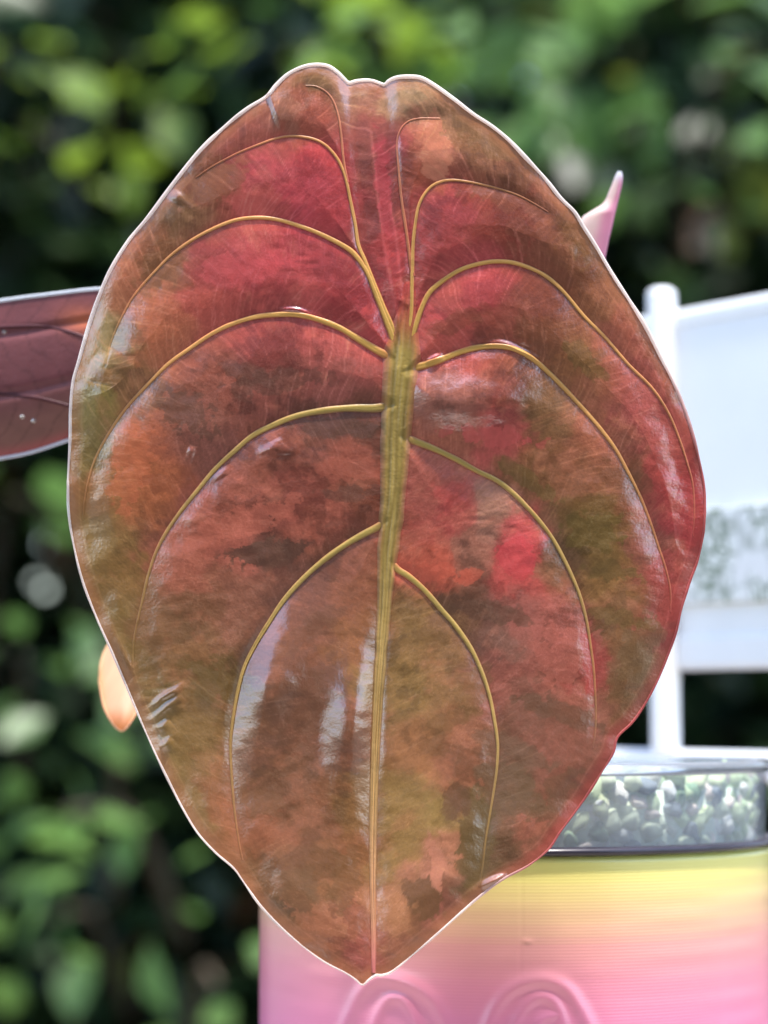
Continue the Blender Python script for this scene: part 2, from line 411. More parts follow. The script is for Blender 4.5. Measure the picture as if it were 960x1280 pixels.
# clear inner pot: wall, rolled rim, dark ring where it sits in the printed pot
CR, CZT = .0400, PZT + .0128
inner = thing('clear_inner_pot', 'clear plastic inner pot standing up out of the yellow rim', 'pot', (PX, PY, .0035))
def lathe(name, prof, m, par, ns=128, closed=False):
    a = np.linspace(0, 2 * PI, ns, endpoint=False)
    V = np.concatenate([np.stack([PX + r * np.cos(a), PY + r * np.sin(a), 0 * a + z], -1) for r, z in prof])
    f = grid_faces(len(prof), ns, True)
    if closed:
        j = np.arange(ns); k = (j + 1) % ns; n = len(prof)
        f = np.vstack([f, np.stack([(n - 1) * ns + j, (n - 1) * ns + k, k, j], -1)])
    return mesh_obj(name, V, f, m, par)
lathe('wall', [(.0005, .004), (CR - .004, .004), (CR - .0035, .006), (CR - .001, PZT - .004), (CR, PZT + .002), (CR + .0003, CZT - .0012)], M_CLEAR, inner)
lathe('rim', [(CR + .0003 + .0009 * math.cos(t), CZT - .0006 + .0010 * math.sin(t)) for t in np.linspace(0, 2 * PI, 10, endpoint=False)], M_CLEAR, inner, closed=True)
lathe('ring', [(CR + .0006 + .0013 * math.cos(t), PZT + .0004 + .0007 * math.sin(t)) for t in np.linspace(0, 2 * PI, 14, endpoint=False)], M_BLACK, inner, closed=True)

# mineral granules in the clear pot
gran = thing('potting_granules', 'pale green and white mineral granules filling the clear inner pot', 'gravel', (PX, PY, .005))
import bmesh
def granule_mesh(seed, c):
    rs = np.random.default_rng(seed)
    bm = bmesh.new(); bmesh.ops.create_icosphere(bm, subdivisions=2, radius=1)
    k = rs.uniform(.55, 1.15, 3); ph = rs.uniform(0, 6, 6)
    for v in bm.verts:
        p = np.array(v.co); g = 1 + .26 * math.sin(3 * p[0] + ph[0]) * math.cos(2.6 * p[1] + ph[1]) + .12 * math.sin(5 * p[2] + ph[2] + 2 * p[0]) + rs.normal(0, .045)
        v.co = Vector(p * g * k)
    me = bpy.data.meshes.new('granule'); bm.to_mesh(me); bm.free()
    n = len(me.vertices); cc = np.ones((n, 4), np.float32)
    cc[:, :3] = np.array(c) * (1 + .25 * rs.normal(size=(n, 1)) * .5)
    me.color_attributes.new('tint', 'FLOAT_COLOR', 'POINT').data.foreach_set('color', np.clip(cc, 0, 1).ravel())
    me.polygons.foreach_set('use_smooth', [True] * len(me.polygons)); me.materials.append(M_GRAN)
    return me
GC = [(.84, .87, .76), (.88, .88, .82), (.70, .82, .50), (.78, .87, .55), (.52, .68, .42), (.88, .76, .70), (.24, .38, .24), (.84, .87, .86), (.75, .84, .62), (.3, .36, .4), (.6, .76, .46)]
GM = [granule_mesh(60 + i, c) for i, c in enumerate(GC)]
rs = np.random.default_rng(9); ng = 0; placed = []
def put_gran(p, s):
    o = bpy.data.objects.new('granule', GM[rs.integers(0, len(GM))]); COL.objects.link(o); o.parent = gran
    o.location = Vector(p - np.array(gran.location)); o.scale = (s, s, s); o.rotation_euler = tuple(rs.uniform(0, 6, 3))
for layer in range(8):                       # against the front half of the clear wall
    z = PZT - .0006 + layer * .0016
    for k in range(28):
        th = -PI + (k + .5 * (layer % 2) + rs.uniform(-.25, .25)) * PI / 27.5
        s = rs.uniform(.0012, .0026); r = CR - .0006 - 1.2 * s - rs.uniform(0, .0006)
        put_gran(np.array([PX + r * math.cos(th), PY + r * math.sin(th), z + rs.uniform(-.0006, .0006)]), s)
for k in range(74):                         # the top surface
    th = rs.uniform(0, 2 * PI); r = (CR - .004) * math.sqrt(rs.random()); s = rs.uniform(.0012, .002)
    put_gran(np.array([PX + r * math.cos(th), PY + r * math.sin(th), PZT + .0098 + rs.uniform(-.001, .0006)]), s)
pf = [(.0005, PZT + .0092), (CR - .0026, PZT + .0090), (CR - .0028, PZT - .002), (CR - .007, .0075), (.0005, .0072)]
a = np.linspace(0, 2 * PI, 64, endpoint=False)
V = np.concatenate([np.stack([PX + r * np.cos(a), PY + r * np.sin(a), 0 * a + z], -1) for r, z in pf])
o = mesh_obj('granule_fill', V, grid_faces(len(pf), 64, True), M_GRAN, gran, np.tile((.58, .66, .56), (len(V), 1))); o['kind'] = 'stuff'

# ------------------------------------------------------------------ the plant
plant = thing('houseplant', 'copper red variegated houseplant with one big heart-shaped leaf, growing in the pot', 'plant', (PX, PY, PZT + .009))

OUT = [(88, 540), (88, 520), (91, 480), (99, 450), (112, 405), (125, 368), (138, 338), (160, 302), (185, 272), (212, 236), (240, 200), (257, 181), (275, 164), (292, 149), (312, 134), (333, 121),
       (345, 107), (360, 93), (378, 84), (395, 81), (410, 83), (421, 90), (429, 98), (436, 104), (444, 102), (455, 100.5), (465, 101), (474, 104), (481, 106), (487, 101), (497, 97), (512, 96),
       (527, 98), (545, 108), (570, 126), (592, 143), (615, 158), (637, 176), (655, 195), (680, 222), (700, 247), (718, 265), (729, 283), (745, 308), (765, 342), (785, 373), (805, 405), (825, 444),
       (838, 470), (852, 502), (865, 540), (874, 576), (880, 610), (881, 640), (879, 668), (872, 700), (862, 727), (852, 760), (845, 790), (835, 818), (822, 850), (806, 880), (790, 903), (772, 921),
       (766, 942), (752, 965), (735, 992), (715, 1020), (700, 1040), (685, 1062), (660, 1082), (630, 1098), (605, 1116), (580, 1137), (550, 1164), (520, 1190), (492, 1213), (478, 1219), (470, 1219),
       (462, 1224), (453, 1231), (444, 1224), (430, 1215), (405, 1202), (375, 1180), (348, 1156), (324, 1130), (305, 1103), (292, 1085), (270, 1066), (248, 1042), (230, 1013), (213, 980), (195, 943),
       (178, 905), (160, 862), (140, 815), (120, 770), (103, 725), (92, 680), (86, 640), (85, 600), (87, 565)]
iL, iR = 96, 53
# upper and lower edge as functions of x, from leftmost to rightmost point
outl = np.array(OUT, float)
il = int(np.argmin(outl[:, 0])); ir = int(np.argmax(outl[:, 0]))
roll = np.roll(outl, -il, 0); ir2 = int(np.argmax(roll[:, 0]))
def dense(pts, n):
    q = resample(pts, n); return q
topc = dense(roll[:ir2 + 1], 900); botc = dense(np.vstack([roll[ir2:], roll[:1]]), 900)[::-1]
# mono = make x monotonic
def mono(c):
    c = c.copy(); c[:, 0] = np.maximum.accumulate(c[:, 0] + np.arange(len(c)) * 1e-6); return c
topc, botc = mono(topc), mono(botc)
RIM = np.vstack([topc, botc[::-1]])

VEINS = {   # name: (points, start width, end width, colour start, colour end)
 'M':  ([(509, 388), (506, 408), (504, 430), (501, 460), (498, 500), (494, 560), (491, 620), (488, 660), (484, 700), (480, 760), (476, 820), (472, 880), (469, 940), (467, 1000), (466, 1060), (466, 1120), (467, 1180), (467, 1216)], 0, 0),
 'L1': ([(484, 652), (470, 660), (452, 669), (430, 682), (405, 700), (380, 722), (355, 750), (335, 780), (318, 808), (305, 835), (297, 865), (291, 900), (288, 930), (289, 960), (291, 990), (294, 1020), (299, 1055), (303, 1075)], 7.5, 2.2),
 'L2': ([(492, 506), (470, 510), (440, 510), (405, 513), (370, 520), (340, 532), (315, 545), (295, 562), (270, 585), (245, 615), (225, 640), (208, 665), (195, 690), (185, 720), (178, 750), (170, 785), (166, 812), (166, 835)], 9, 2.2),
 'L3': ([(490, 448), (470, 437), (450, 425), (425, 410), (400, 400), (375, 394), (350, 393), (320, 396), (290, 405), (265, 417), (235, 437), (210, 455), (185, 480), (160, 507), (140, 535), (122, 567), (112, 595), (106, 625), (104, 650)], 8, 2.0),
 'L4': ([(498, 455), (492, 425), (478, 388), (468, 362), (460, 342), (450, 326), (438, 313), (420, 302), (395, 290), (370, 281), (345, 274), (320, 272), (295, 275), (268, 285), (240, 300), (215, 318), (195, 338), (175, 360), (162, 378), (148, 405), (138, 430), (132, 455)], 7.5, 1.8),
 'L5': ([(502, 440), (490, 408), (478, 380), (466, 350), (456, 325), (448, 306), (444, 280), (438, 250), (432, 222), (424, 202), (412, 186), (400, 177), (385, 172), (365, 170), (345, 173), (325, 180), (300, 190), (280, 200), (262, 210), (245, 222)], 5.5, 1.6),
 'L6': ([(434, 228), (430, 205), (428, 185), (426, 165), (423, 145), (417, 127), (408, 115), (395, 108), (382, 107)], 3, 1.5),
 'R1': ([(486, 700), (497, 712), (510, 720), (530, 737), (550, 760), (570, 783), (590, 813), (603, 842), (612, 870), (618, 900), (622, 930), (621, 960), (617, 990), (612, 1020), (607, 1050), (603, 1085), (599, 1108)], 7, 2.0),
 'R2': ([(500, 545), (520, 552), (545, 562), (570, 574), (595, 588), (620, 600), (640, 615), (660, 635), (675, 652), (690, 672), (703, 695), (715, 720), (725, 745), (733, 775), (738, 805), (742, 835), (744, 865), (745, 890), (744, 915), (741, 935)], 7.5, 1.8),
 'R3': ([(505, 464), (520, 459), (535, 455), (550, 450), (575, 440), (600, 434), (625, 433), (645, 437), (665, 448), (685, 465), (705, 485), (730, 512), (750, 535), (770, 562), (785, 590), (800, 620), (812, 650), (822, 680), (832, 710), (838, 738), (838, 765)], 8, 1.8),
 'R4': ([(507, 455), (514, 425), (525, 390), (535, 368), (548, 355), (570, 340), (590, 332), (615, 327), (640, 328), (665, 336), (685, 347), (705, 365), (730, 395), (755, 420), (785, 455), (815, 485), (835, 515), (848, 545), (858, 575), (866, 605), (868, 640), (866, 670)], 6.5, 1.6),
 'R5': ([(504, 445), (510, 415), (514, 390), (515, 350), (516, 310), (519, 280), (524, 255), (535, 237), (548, 228), (565, 225), (590, 228), (620, 235), (645, 243), (665, 253), (685, 265)], 6, 1.4),
 'R6': ([(516, 345), (512, 320), (508, 290), (502, 250), (498, 210), (496, 180), (500, 163), (510, 152), (525, 148), (550, 148)], 4, 1.2),
 'C1': ([(499, 402), (494, 380), (488, 350), (480, 305), (473, 255), (468, 205), (464, 165)], 2.0, .8),
 'C2': ([(504, 400), (503, 370), (499, 330), (494, 290), (488, 255)], 1.8, .8),
}
vs, vid, varc, vt = [], [], [], []
PATH = {}
for k, (nm, (pts, w0, w1)) in enumerate(VEINS.items()):
    L = np.linalg.norm(np.diff(np.array(pts, float), axis=0), axis=1).sum()
    q = resample(pts, max(12, int(L / 4))); PATH[nm] = q
    if nm in ('C1', 'C2'): continue
    vs.append(q); vid.append(np.full(len(q), k)); varc.append(np.linspace(0, L, len(q)) + 1000 * k)
    tg = np.gradient(q, axis=0); tg /= np.linalg.norm(tg, axis=1)[:, None]; vt.append(tg)
vs = np.vstack(vs).astype(np.float32); varc = np.concatenate(varc); vt = np.vstack(vt); vid = np.concatenate(vid)
rims = RIM[::3].astype(np.float32)
def nearest(X, Q):
    """distance and index of the nearest of Q for each X"""
    D = np.empty(len(X)); I = np.empty(len(X), int); q2 = (Q ** 2).sum(1)
    for s in range(0, len(X), 20000):
        x = X[s:s + 20000].astype(np.float32)
        m = q2[None] - 2 * x @ Q.T
        i = m.argmin(1); I[s:s + 20000] = i
        D[s:s + 20000] = np.sqrt(((x - Q[i]) ** 2).sum(1))
    return D, I

# small folds and dimples of the blade: (line, rising direction, width, height, fade length)
DENTS = [
         ([(598, 428), (630, 428), (660, 438), (685, 458)], (-.25, .97), 7, 6, 14),
         ([(530, 450), (555, 441)], (.1, 1), 7, 5, 12),
         ([(343, 548), (349, 560), (351, 572)], (.3, .95), 14, 4, 24), ([(276, 586), (282, 596)], (.3, .95), 10, 3, 16), ([(234, 560), (246, 564)], (0, 1), 9, 3, 16),
         ([(182, 884), (205, 868), (232, 850)], (.45, .9), 6, 5, 10), ([(186, 898), (205, 884), (228, 866)], (.45, .9), 6, 5, 10), ([(194, 912), (212, 898)], (.45, .9), 6, 4, 10), ([(198, 936), (214, 920)], (.45, .9), 5, 4, 10),
         ([(132, 428), (120, 452), (112, 478)], (.5, .86), 16, 9, 30), ([(138, 795), (150, 822), (162, 850)], (.8, .6), 7, 6, 14),
         ([(598, 1108), (618, 1096), (634, 1088)], (.4, .9), 8, 6, 10), ([(345, 384), (372, 384), (396, 392)], (-.1, 1), 5, 4, 10),
         ([(212, 250), (222, 236)], (.6, .8), 14, 3, 20)]
RIPPLES = [([(336, 790), (322, 830), (310, 875), (301, 940)], 15, .22), ([(462, 800), (458, 860), (452, 915), (440, 975)], 15, .25), ([(190, 890), (225, 862)], 20, .8),
           ([(540, 505), (640, 512)], 20, .2), ([(345, 540), (352, 580)], 9, .4), ([(350, 330), (400, 325)], 20, .4), ([(600, 650), (640, 640)], 30, .4)]
# where the blade is puffed up more between the veins
PUFFS = [(325, 865, 42, 90, .25, 23), (448, 905, 34, 85, .1, 24), (585, 500, 75, 34, .05, 14), (120, 450, 40, 50, .3, 5), (640, 440, 60, 26, .3, 6), (345, 555, 26, 30, 0, 5)]
def relief(X):
    """height of the blade towards the viewer, in photo pixels"""
    x, y = X[:, 0], X[:, 1]
    d, i = nearest(X, vs); e, j = nearest(X, rims)
    # sub-sample accuracy along the vein
    off = X - vs[i]; along = (off * vt[i]).sum(1); dn = np.abs(off[:, 0] * vt[i][:, 1] - off[:, 1] * vt[i][:, 0])
    d = np.sqrt(dn ** 2 + np.clip(np.abs(along) - 2.6, 0, None) ** 2)
    amp = 7 + 2.5 * (vn(x / 140, y / 140, 1) - .5) * 2
    for gx, gy, sx, sy, tl, gk in PUFFS:
        dx, dy = x - gx, y - gy; cu, su = math.cos(tl), math.sin(tl)
        amp = amp + gk * np.exp(-((dx * cu + dy * su) / sx) ** 2 - ((-dx * su + dy * cu) / sy) ** 2)
    h = amp * (1 - np.exp(-(d / 22.0) ** 1.25)) * sstep(0, 55, e)
    h += 2.0 * (fbm(x / 45, y / 45, 2, 3) - .5) * 2 * sstep(0, 20, d) + .10 * (vn(x / 5, y / 5, 3) - .5) * sstep(0, 12, d) + .35 * (vn(x / 13, y / 9, 1) - .5)
    h += np.where(x < 490, -17, -3) * ((x - 490) / 400) ** 2
    h += -12 * np.clip((230 - y) / 150, 0, 2) ** 2
    h += 60 * np.clip((y - 640) / 560, 0, 2) ** 2
    h += -2 * np.clip(1 - e / 20, 0, 1) ** 2 + 4.5 * (vn(x / 55.0, y / 55.0, 4) - .5) * 2 * np.exp(-e / 35)
    # channel between the two upper lobes
    ch = sstep(420, 440, x + (y - 100) * -.10) * (1 - sstep(478, 500, x - (y - 100) * .03)) * (1 - sstep(250, 400, y))
    h += -6 * ch
    # little crease on the left lobe
    lx = 335 + (y - 121) * .34
    h += 5 * sstep(lx - 2, lx + 3, x) * np.exp(-np.clip(x - lx, 0, 999) / 30) * (1 - sstep(140, 172, y))
    for pts, rr, wd, hh, dec in DENTS:
        q = resample(np.array(pts, float), 140) if len(pts) > 1 else np.array(pts, float)
        m = (np.abs(x - q[:, 0].mean()) < 190) & (np.abs(y - q[:, 1].mean()) < 190)
        if not m.any(): continue
        pp = np.stack([x[m], y[m]], -1); dq, k = nearest(pp, q.astype(np.float32))
        o_ = pp - q[k]; c = o_[:, 0] * rr[0] + o_[:, 1] * rr[1]; ac = np.abs(-o_[:, 0] * rr[1] + o_[:, 1] * rr[0])
        c = c + wd * .7 * (vn(pp[:, 0] / 26, pp[:, 1] / 26, 6) - .5)
        tq = k / max(1, len(q) - 1); tap = (np.clip(np.sin(PI * np.clip(tq, .04, .96)), 0, 1) ** 1.1 if len(q) > 1 else 1.0) * np.exp(-(ac / (1.2 * wd)) ** 2)
        h[m] += hh * tap * sstep(-wd / 2, wd / 2, c) * np.exp(-np.clip(c - wd / 2, 0, None) / dec)
    # places where the skin is finely rippled
    for pts, wd, am in RIPPLES:
        q = resample(np.array(pts, float), 60); m = (np.abs(x - q[:, 0].mean()) < 130) & (np.abs(y - q[:, 1].mean()) < 130)
        if not m.any(): continue
        dq = nearest(np.stack([x[m], y[m]], -1), q.astype(np.float32))[0]
        h[m] += am * np.exp(-(dq / wd) ** 2) * (vn(x[m] / 16 + y[m] / 60, y[m] / 5, 6) - .5) * 2
    # fine ribs along the secondary veins
    s = varc[i] + along + .45 * d
    h += .5 * (vn(s / 9, d / 90, 5) - .5) * sstep(2, 14, d) * np.exp(-d / 40)
    return h, d, e, s, i, j
def leafP(X, lift=0):
    h = relief(X)[0] + lift
    return P(X[:, 0], X[:, 1], D0 - h * U)

NCX, NCY = 600, 840
tt = np.linspace(0, 1, NCX); tt = .5 * tt + .5 * (.5 - .5 * np.cos(PI * tt))
x0, x1 = topc[0, 0], topc[-1, 0]
xs = x0 + (x1 - x0) * tt; xs[0] += .02; xs[-1] -= .02
yt = np.interp(xs, topc[:, 0], topc[:, 1]); yb = np.interp(xs, botc[:, 0], botc[:, 1])
vv = np.linspace(0, 1, NCY)[:, None]
X = np.stack([np.broadcast_to(xs, (NCY, NCX)), yt + (yb - yt) * vv], -1).reshape(-1, 2)
# --- variegation: patches of the leaf's own colours
KEY = """395 100 120 85 50|345 130 140 92 68|460 125 158 96 72|450 112 165 118 90|470 150 165 78 66|510 108 190 145 105|560 150 165 110 75|300 165 150 75 55|380 150 160 75 50|400 200 180 48 48|460 200 145 78 60|482 200 180 58 62
530 180 200 108 78|560 190 205 115 85|590 170 130 85 50|650 210 135 80 50|515 210 150 65 38|545 215 175 80 50|220 250 140 100 62|270 230 130 75 45|330 220 190 70 70|380 240 205 62 70|420 250 178 50 50|470 280 140 65 50|500 300 190 55 52|560 260 172 60 60
600 270 140 55 35|650 250 125 60 35|690 260 140 78 50|720 310 132 85 45|160 350 185 100 65|200 330 140 80 45|260 330 160 60 52|300 330 190 65 65|350 330 198 65 65|400 330 165 60 58|440 360 170 48 48|320 255 205 90 70|560 310 160 55 50|600 360 178 60 60|560 370 185 75 60|650 300 122 52 30
700 330 122 58 30|680 370 118 58 34|760 380 150 85 50|120 430 168 138 90|103 500 150 128 60|150 470 160 100 60|200 420 190 95 60|250 380 188 75 58|300 380 190 75 60|380 370 192 75 65|450 400 182 58 54|340 420 170 70 60|420 440 188 80 68|260 460 160 78 58|230 500 142 74 58|330 480 145 72 58|420 480 160 80 68
550 420 188 75 60|540 390 195 62 58|620 400 140 65 45|680 430 132 70 40|720 440 145 85 45|780 430 172 85 60|810 450 165 75 60|110 560 140 115 65|160 570 198 95 58|180 600 180 90 50|130 620 165 100 55|200 550 185 90 60|250 550 140 75 62|340 560 150 75 55|400 540 130 70 55|440 530 108 58 42|440 580 165 80 60|380 620 160 74 58
560 510 150 85 70|620 545 190 72 64|560 545 165 85 60|680 520 130 85 50|740 530 168 90 60|800 530 175 75 65|840 560 172 70 60|830 600 168 58 50|780 600 130 75 45|660 590 125 75 40|720 600 140 80 50|540 610 168 80 65|560 640 178 62 55|610 640 170 112 92|120 680 150 110 60|150 720 135 90 45|220 700 172 85 65|260 650 165 80 60
300 680 185 90 70|330 690 105 58 48|400 650 165 80 60|450 620 140 70 48|420 700 140 75 55|440 740 145 80 55|380 740 125 72 58|545 715 198 80 55|590 690 160 95 75|650 690 205 62 64|640 715 195 65 60|700 690 135 90 60|740 660 118 82 38|760 720 148 98 50|750 690 120 85 40|810 690 145 75 60|860 660 168 52 52|850 720 165 58 54|840 780 162 58 55|870 610 165 52 50
140 790 130 95 50|200 780 138 80 55|250 770 125 72 48|240 830 150 94 58|300 770 150 85 65|270 850 105 72 35|190 880 140 105 60|230 930 135 95 50|210 960 152 117 70|340 850 118 68 54|400 800 142 80 60|440 800 148 86 50|380 880 122 68 54|420 930 130 70 55|560 780 130 85 55|520 780 142 100 55|540 830 152 102 60|500 850 148 106 55|590 760 120 72 55
650 780 168 85 75|640 840 165 80 70|620 800 130 80 70|700 800 178 85 75|735 830 172 52 54|780 780 132 84 50|800 830 126 84 55|770 870 122 80 50|720 880 170 85 72|720 900 140 72 62|680 890 130 70 60|240 1010 152 112 66|270 1010 168 85 60|320 960 150 90 70|360 1000 140 80 60|320 1040 168 85 60|400 1020 145 80 55|440 1000 142 92 50|440 1060 138 80 45|400 1100 150 90 55
370 1120 125 82 58|400 1150 180 102 72|440 1150 155 80 60|350 1100 150 90 65|460 1195 150 58 60|520 960 172 105 65|500 1000 156 116 60|540 1020 162 126 65|500 1060 152 112 55|553 1060 200 118 90|543 1085 205 122 98|530 1125 115 70 48|490 1140 195 122 82|500 1180 160 90 70|580 960 165 90 65|575 1000 125 78 50|595 1050 104 76 44|640 960 120 76 62|690 940 150 78 68
660 1000 112 76 58|620 1000 110 80 60|700 1000 152 80 66|640 1060 116 72 54|680 1050 168 84 70|740 940 142 75 65|560 1130 160 80 72|640 1085 130 85 65|590 1095 120 90 60"""
K = np.array([[float(v) for v in r.split()] for ln in KEY.split('\n') for r in ln.split('|')])
kc = lin(K[:, 2:])
DK, OL, BR = (98, 60, 48), (112, 84, 40), (120, 66, 40)
PATCHES = [(335, 690, 50, 17, -8, DK, .75), (430, 535, 60, 13, 2, DK, .7), (235, 515, 46, 24, 35, DK, .55), (345, 478, 70, 16, -8, DK, .45), (440, 615, 40, 10, -5, DK, .5), (268, 850, 42, 26, 15, (100, 72, 34), .65),
           (592, 1045, 22, 58, 4, (96, 74, 42), .75), (528, 1122, 26, 30, 20, (112, 70, 48), .8), (640, 985, 50, 26, 35, (104, 74, 56), .65), (745, 665, 42, 26, 10, (110, 82, 36), .7), (765, 715, 40, 14, 8, (116, 84, 42), .6),
           (700, 890, 66, 13, 18, DK, .6), (598, 762, 62, 13, 12, DK, .6), (680, 425, 40, 22, 30, BR, .5), (690, 325, 60, 22, 38, BR, .6), (385, 880, 52, 60, 15, (116, 68, 54), .5), (800, 820, 28, 52, 20, (118, 84, 54), .55),
           (615, 165, 62, 26, 35, (128, 86, 52), .7), (640, 250, 60, 14, 14, BR, .6), (270, 225, 36, 22, -40, (128, 84, 50), .6), (205, 330, 40, 24, -50, (132, 84, 48), .5), (570, 1000, 16, 26, 0, DK, .6), (200, 780, 60, 20, 10, (124, 80, 52), .4),
           (545, 1082, 9, 32, -8, (208, 124, 100), .8), (490, 1140, 24, 26, 0, (196, 124, 84), .5), (648, 692, 24, 26, -30, (212, 58, 62), .7), (548, 716, 46, 13, 6, (206, 82, 56), .7), (618, 545, 52, 13, 5, (200, 76, 68), .65), (165, 585, 26, 52, 8, (205, 98, 58), .6),
           (300, 655, 70, 20, -20, (190, 92, 70), .5), (545, 190, 19, 40, -5, (210, 120, 88), .7), (705, 815, 40, 46, 20, (186, 90, 78), .55), (737, 835, 9, 46, -4, (180, 50, 54), .7), (445, 585, 44, 18, -6, (176, 86, 64), .5), (320, 255, 34, 16, 0, (214, 92, 76), .5),
           (395, 1150, 46, 22, 30, (182, 106, 76), .55), (300, 330, 46, 20, -10, (206, 72, 70), .5), (430, 215, 12, 40, 0, (176, 44, 46), .4), (480, 230, 10, 60, -5, (186, 56, 62), .6),
           (310, 470, 34, 12, 15, DK, .5), (470, 545, 10, 30, 0, DK, .4), (215, 600, 40, 14, -8, (150, 72, 44), .5), (380, 790, 60, 14, -35, (122, 74, 58), .45), (320, 1000, 40, 22, 30, (128, 78, 56), .5), (430, 1100, 20, 40, 10, (120, 76, 46), .5),
           (375, 1115, 20, 26, -30, (122, 82, 58), .55), (560, 900, 34, 12, -20, (126, 84, 50), .45), (545, 800, 26, 16, 30, (118, 80, 46), .5), (780, 600, 34, 14, 5, (126, 72, 46), .5), (730, 450, 36, 14, 40, OL, .45), (650, 940, 60, 12, 25, (110, 74, 60), .55),
           (700, 980, 34, 14, -20, (116, 76, 60), .5), (590, 860, 20, 30, 10, (124, 88, 50), .4), (660, 600, 50, 10, 35, OL, .5), (840, 470, 14, 30, -20, (136, 66, 48), .45), (580, 400, 40, 12, -20, BR, .4), (770, 770, 40, 12, 15, (122, 88, 46), .5)]
def leaf_colour(X, fields):
    """the blade's own variegation at photo-pixel positions X"""
    h, d, e, s, iv, je = fields
    x, y = X[:, 0], X[:, 1]
    # ragged warp so that the patch borders run along the fine veins
    wxn = (fbm(s / 16, d / 60, 0, 4) - .5) * 26 + (fbm(x / 34, y / 34, 3, 5) - .5) * 75
    wyn = (fbm(s / 16 + 50, d / 60, 1, 4) - .5) * 22 + (fbm(x / 34 + 30, y / 34, 4, 5) - .5) * 75
    col = np.zeros((len(X), 3))
    def spread(XW, eps, pw):
        out = np.zeros((len(XW), 3))
        for a in range(0, len(XW), 20000):
            q = XW[a:a + 20000]
            d2 = (q ** 2).sum(1)[:, None] + (K[:, :2] ** 2).sum(1)[None] - 2 * q @ K[:, :2].T
            wgt = 1 / (np.maximum(d2, 0) + eps) ** pw
            out[a:a + 20000] = (wgt @ kc) / wgt.sum(1)[:, None]
        return out
    soft = spread(X + .4 * np.stack([wxn, wyn], -1), 900, 2.6)
    crisp = spread(X + np.stack([wxn, wyn], -1), 120, 3.6)
    col = .55 * soft + .45 * crisp
    # darker ragged flecks, denser in some places; finer grain on top
    fl = fbm(s / 7, d / 30, 2, 5); fl2 = fbm(x / 30, y / 30, 6, 6); fz = fbm(x / 6, y / 6, 1, 4); st = vn(s / 2.2, d / 46, 7)
    dens = fbm(x / 120, y / 120, 5, 2); g2 = fbm(x / 2.4, y / 2.4, 3, 2)
    kf = .34 * np.exp(-d / 45); f = kf * fl + (1 - kf) * fl2 + .30 * (dens - .5) + .22 * (fz - .5) + .08 * (g2 - .5)
    dark = .55 * sstep(.50, .60, f) + .45 * sstep(.575, .60, f)
    pale = sstep(.55, .70, .4 * fbm(s / 12 + 90, d / 40, 3, 4) + .6 * fbm(x / 34 + 70, y / 34, 0, 5))
    col *= (1 - dark * .36 * sstep(.36, .58, dens))[:, None]
    col = col * (1 - .20 * pale[:, None]) + .20 * pale[:, None] * lin((215, 122, 92))
    col *= (.86 + .28 * fz)[:, None] * (1 + .16 * (st - .5) * np.exp(-d / 60))[:, None] * (.80 + .40 * g2)[:, None]
    # patches with a shape of their own: centre, half axes, tilt, colour, strength
    rag = fbm(s / 8 + 5, d / 40, 3, 4) * np.exp(-d / 60) * .5 + (1 - .5 * np.exp(-d / 60)) * fbm(x / 13, y / 13, 0, 5)
    for cx_, cy_, ra_, rb_, an_, cc, kk in PATCHES:
        ca, sa = math.cos(math.radians(an_)), math.sin(math.radians(an_)); dx, dy = x - cx_, y - cy_
        rr = np.sqrt(((dx * ca + dy * sa) / ra_) ** 2 + ((-dx * sa + dy * ca) / rb_) ** 2)
        mk = (min(1, kk * 1.15) * sstep(-.02, .05, 1 - rr + 2.6 * (rag - .5)) * np.clip(1.9 - rr, 0, 1))[:, None]
        col = col * (1 - mk) + mk * lin(cc) * (.84 + .32 * fz)[:, None]
    # broad drift of the ground colour over the blade, with a backlit glow painted in at the top
    k1 = (.32 * sstep(620, 940, y))[:, None]; col = col * (1 - k1) + k1 * lin((118, 82, 44))
    k1 = (.42 * np.exp(-e / 60) * (1 - sstep(200, 420, x)) * sstep(330, 460, y))[:, None]; col = col * (1 - k1) + k1 * lin((152, 116, 58))
    k1 = (.40 * np.exp(-((x - 370) / 110) ** 2 - ((y - 285) / 110) ** 2))[:, None]; col = col * (1 - k1) + k1 * lin((208, 58, 62))  # red of the upper left panels, with their backlit glow painted in
    k1 = (.25 * np.exp(-((x - 600) / 90) ** 2 - ((y - 330) / 90) ** 2))[:, None]; col = col * (1 - k1) + k1 * lin((185, 58, 55))  # same painted glow on the upper right panels
    # fine side veins: thin pale hairs of uneven length leaving the main veins
    for pit, wl, op in ((6.0, .7, .20), (11.0, .8, .36), (29.0, 1.0, .52)):
        op = op * (1.25 - .7 * sstep(450, 650, y))
        ks = np.floor(s / pit).astype(np.int64); A1, B1 = ks & 255, (ks >> 8) & 255
        off, ln_, on = TAB[1][A1, B1], TAB[2][A1, B1], TAB[3][A1, B1]
        dist = np.abs(s + 5.0 * (vn(d / 16, ks * 1.0, 3) - .5) + (off - .5) * .22 * d - (ks + .2 + .6 * off) * pit)
        line = np.exp(-(dist / wl) ** 2) * (1 - sstep(8 + 50 * ln_, 30 + 90 * ln_, d)) * on * op * (.5 + vn(d / 7, ks * 1.7, 4))
        col = col + line[:, None] * (np.minimum(col * 1.8 + .03, lin((224, 152, 105))) - col)
    net = (np.exp(-(np.abs(fbm(x / 13, y / 13, 4, 3) - .5) / .011) ** 2) + np.exp(-(np.abs(fbm(x / 9 + 31, y / 9, 6, 2) - .5) / .012) ** 2)) * .24 * sstep(.42, .6, fbm(x / 60 + 9, y / 60, 1, 2))
    mar = np.exp(-((e - 13 - 3 * vn(x / 40, y / 40, 2)) / 1.3) ** 2) * .30
    line = np.maximum(net, mar)
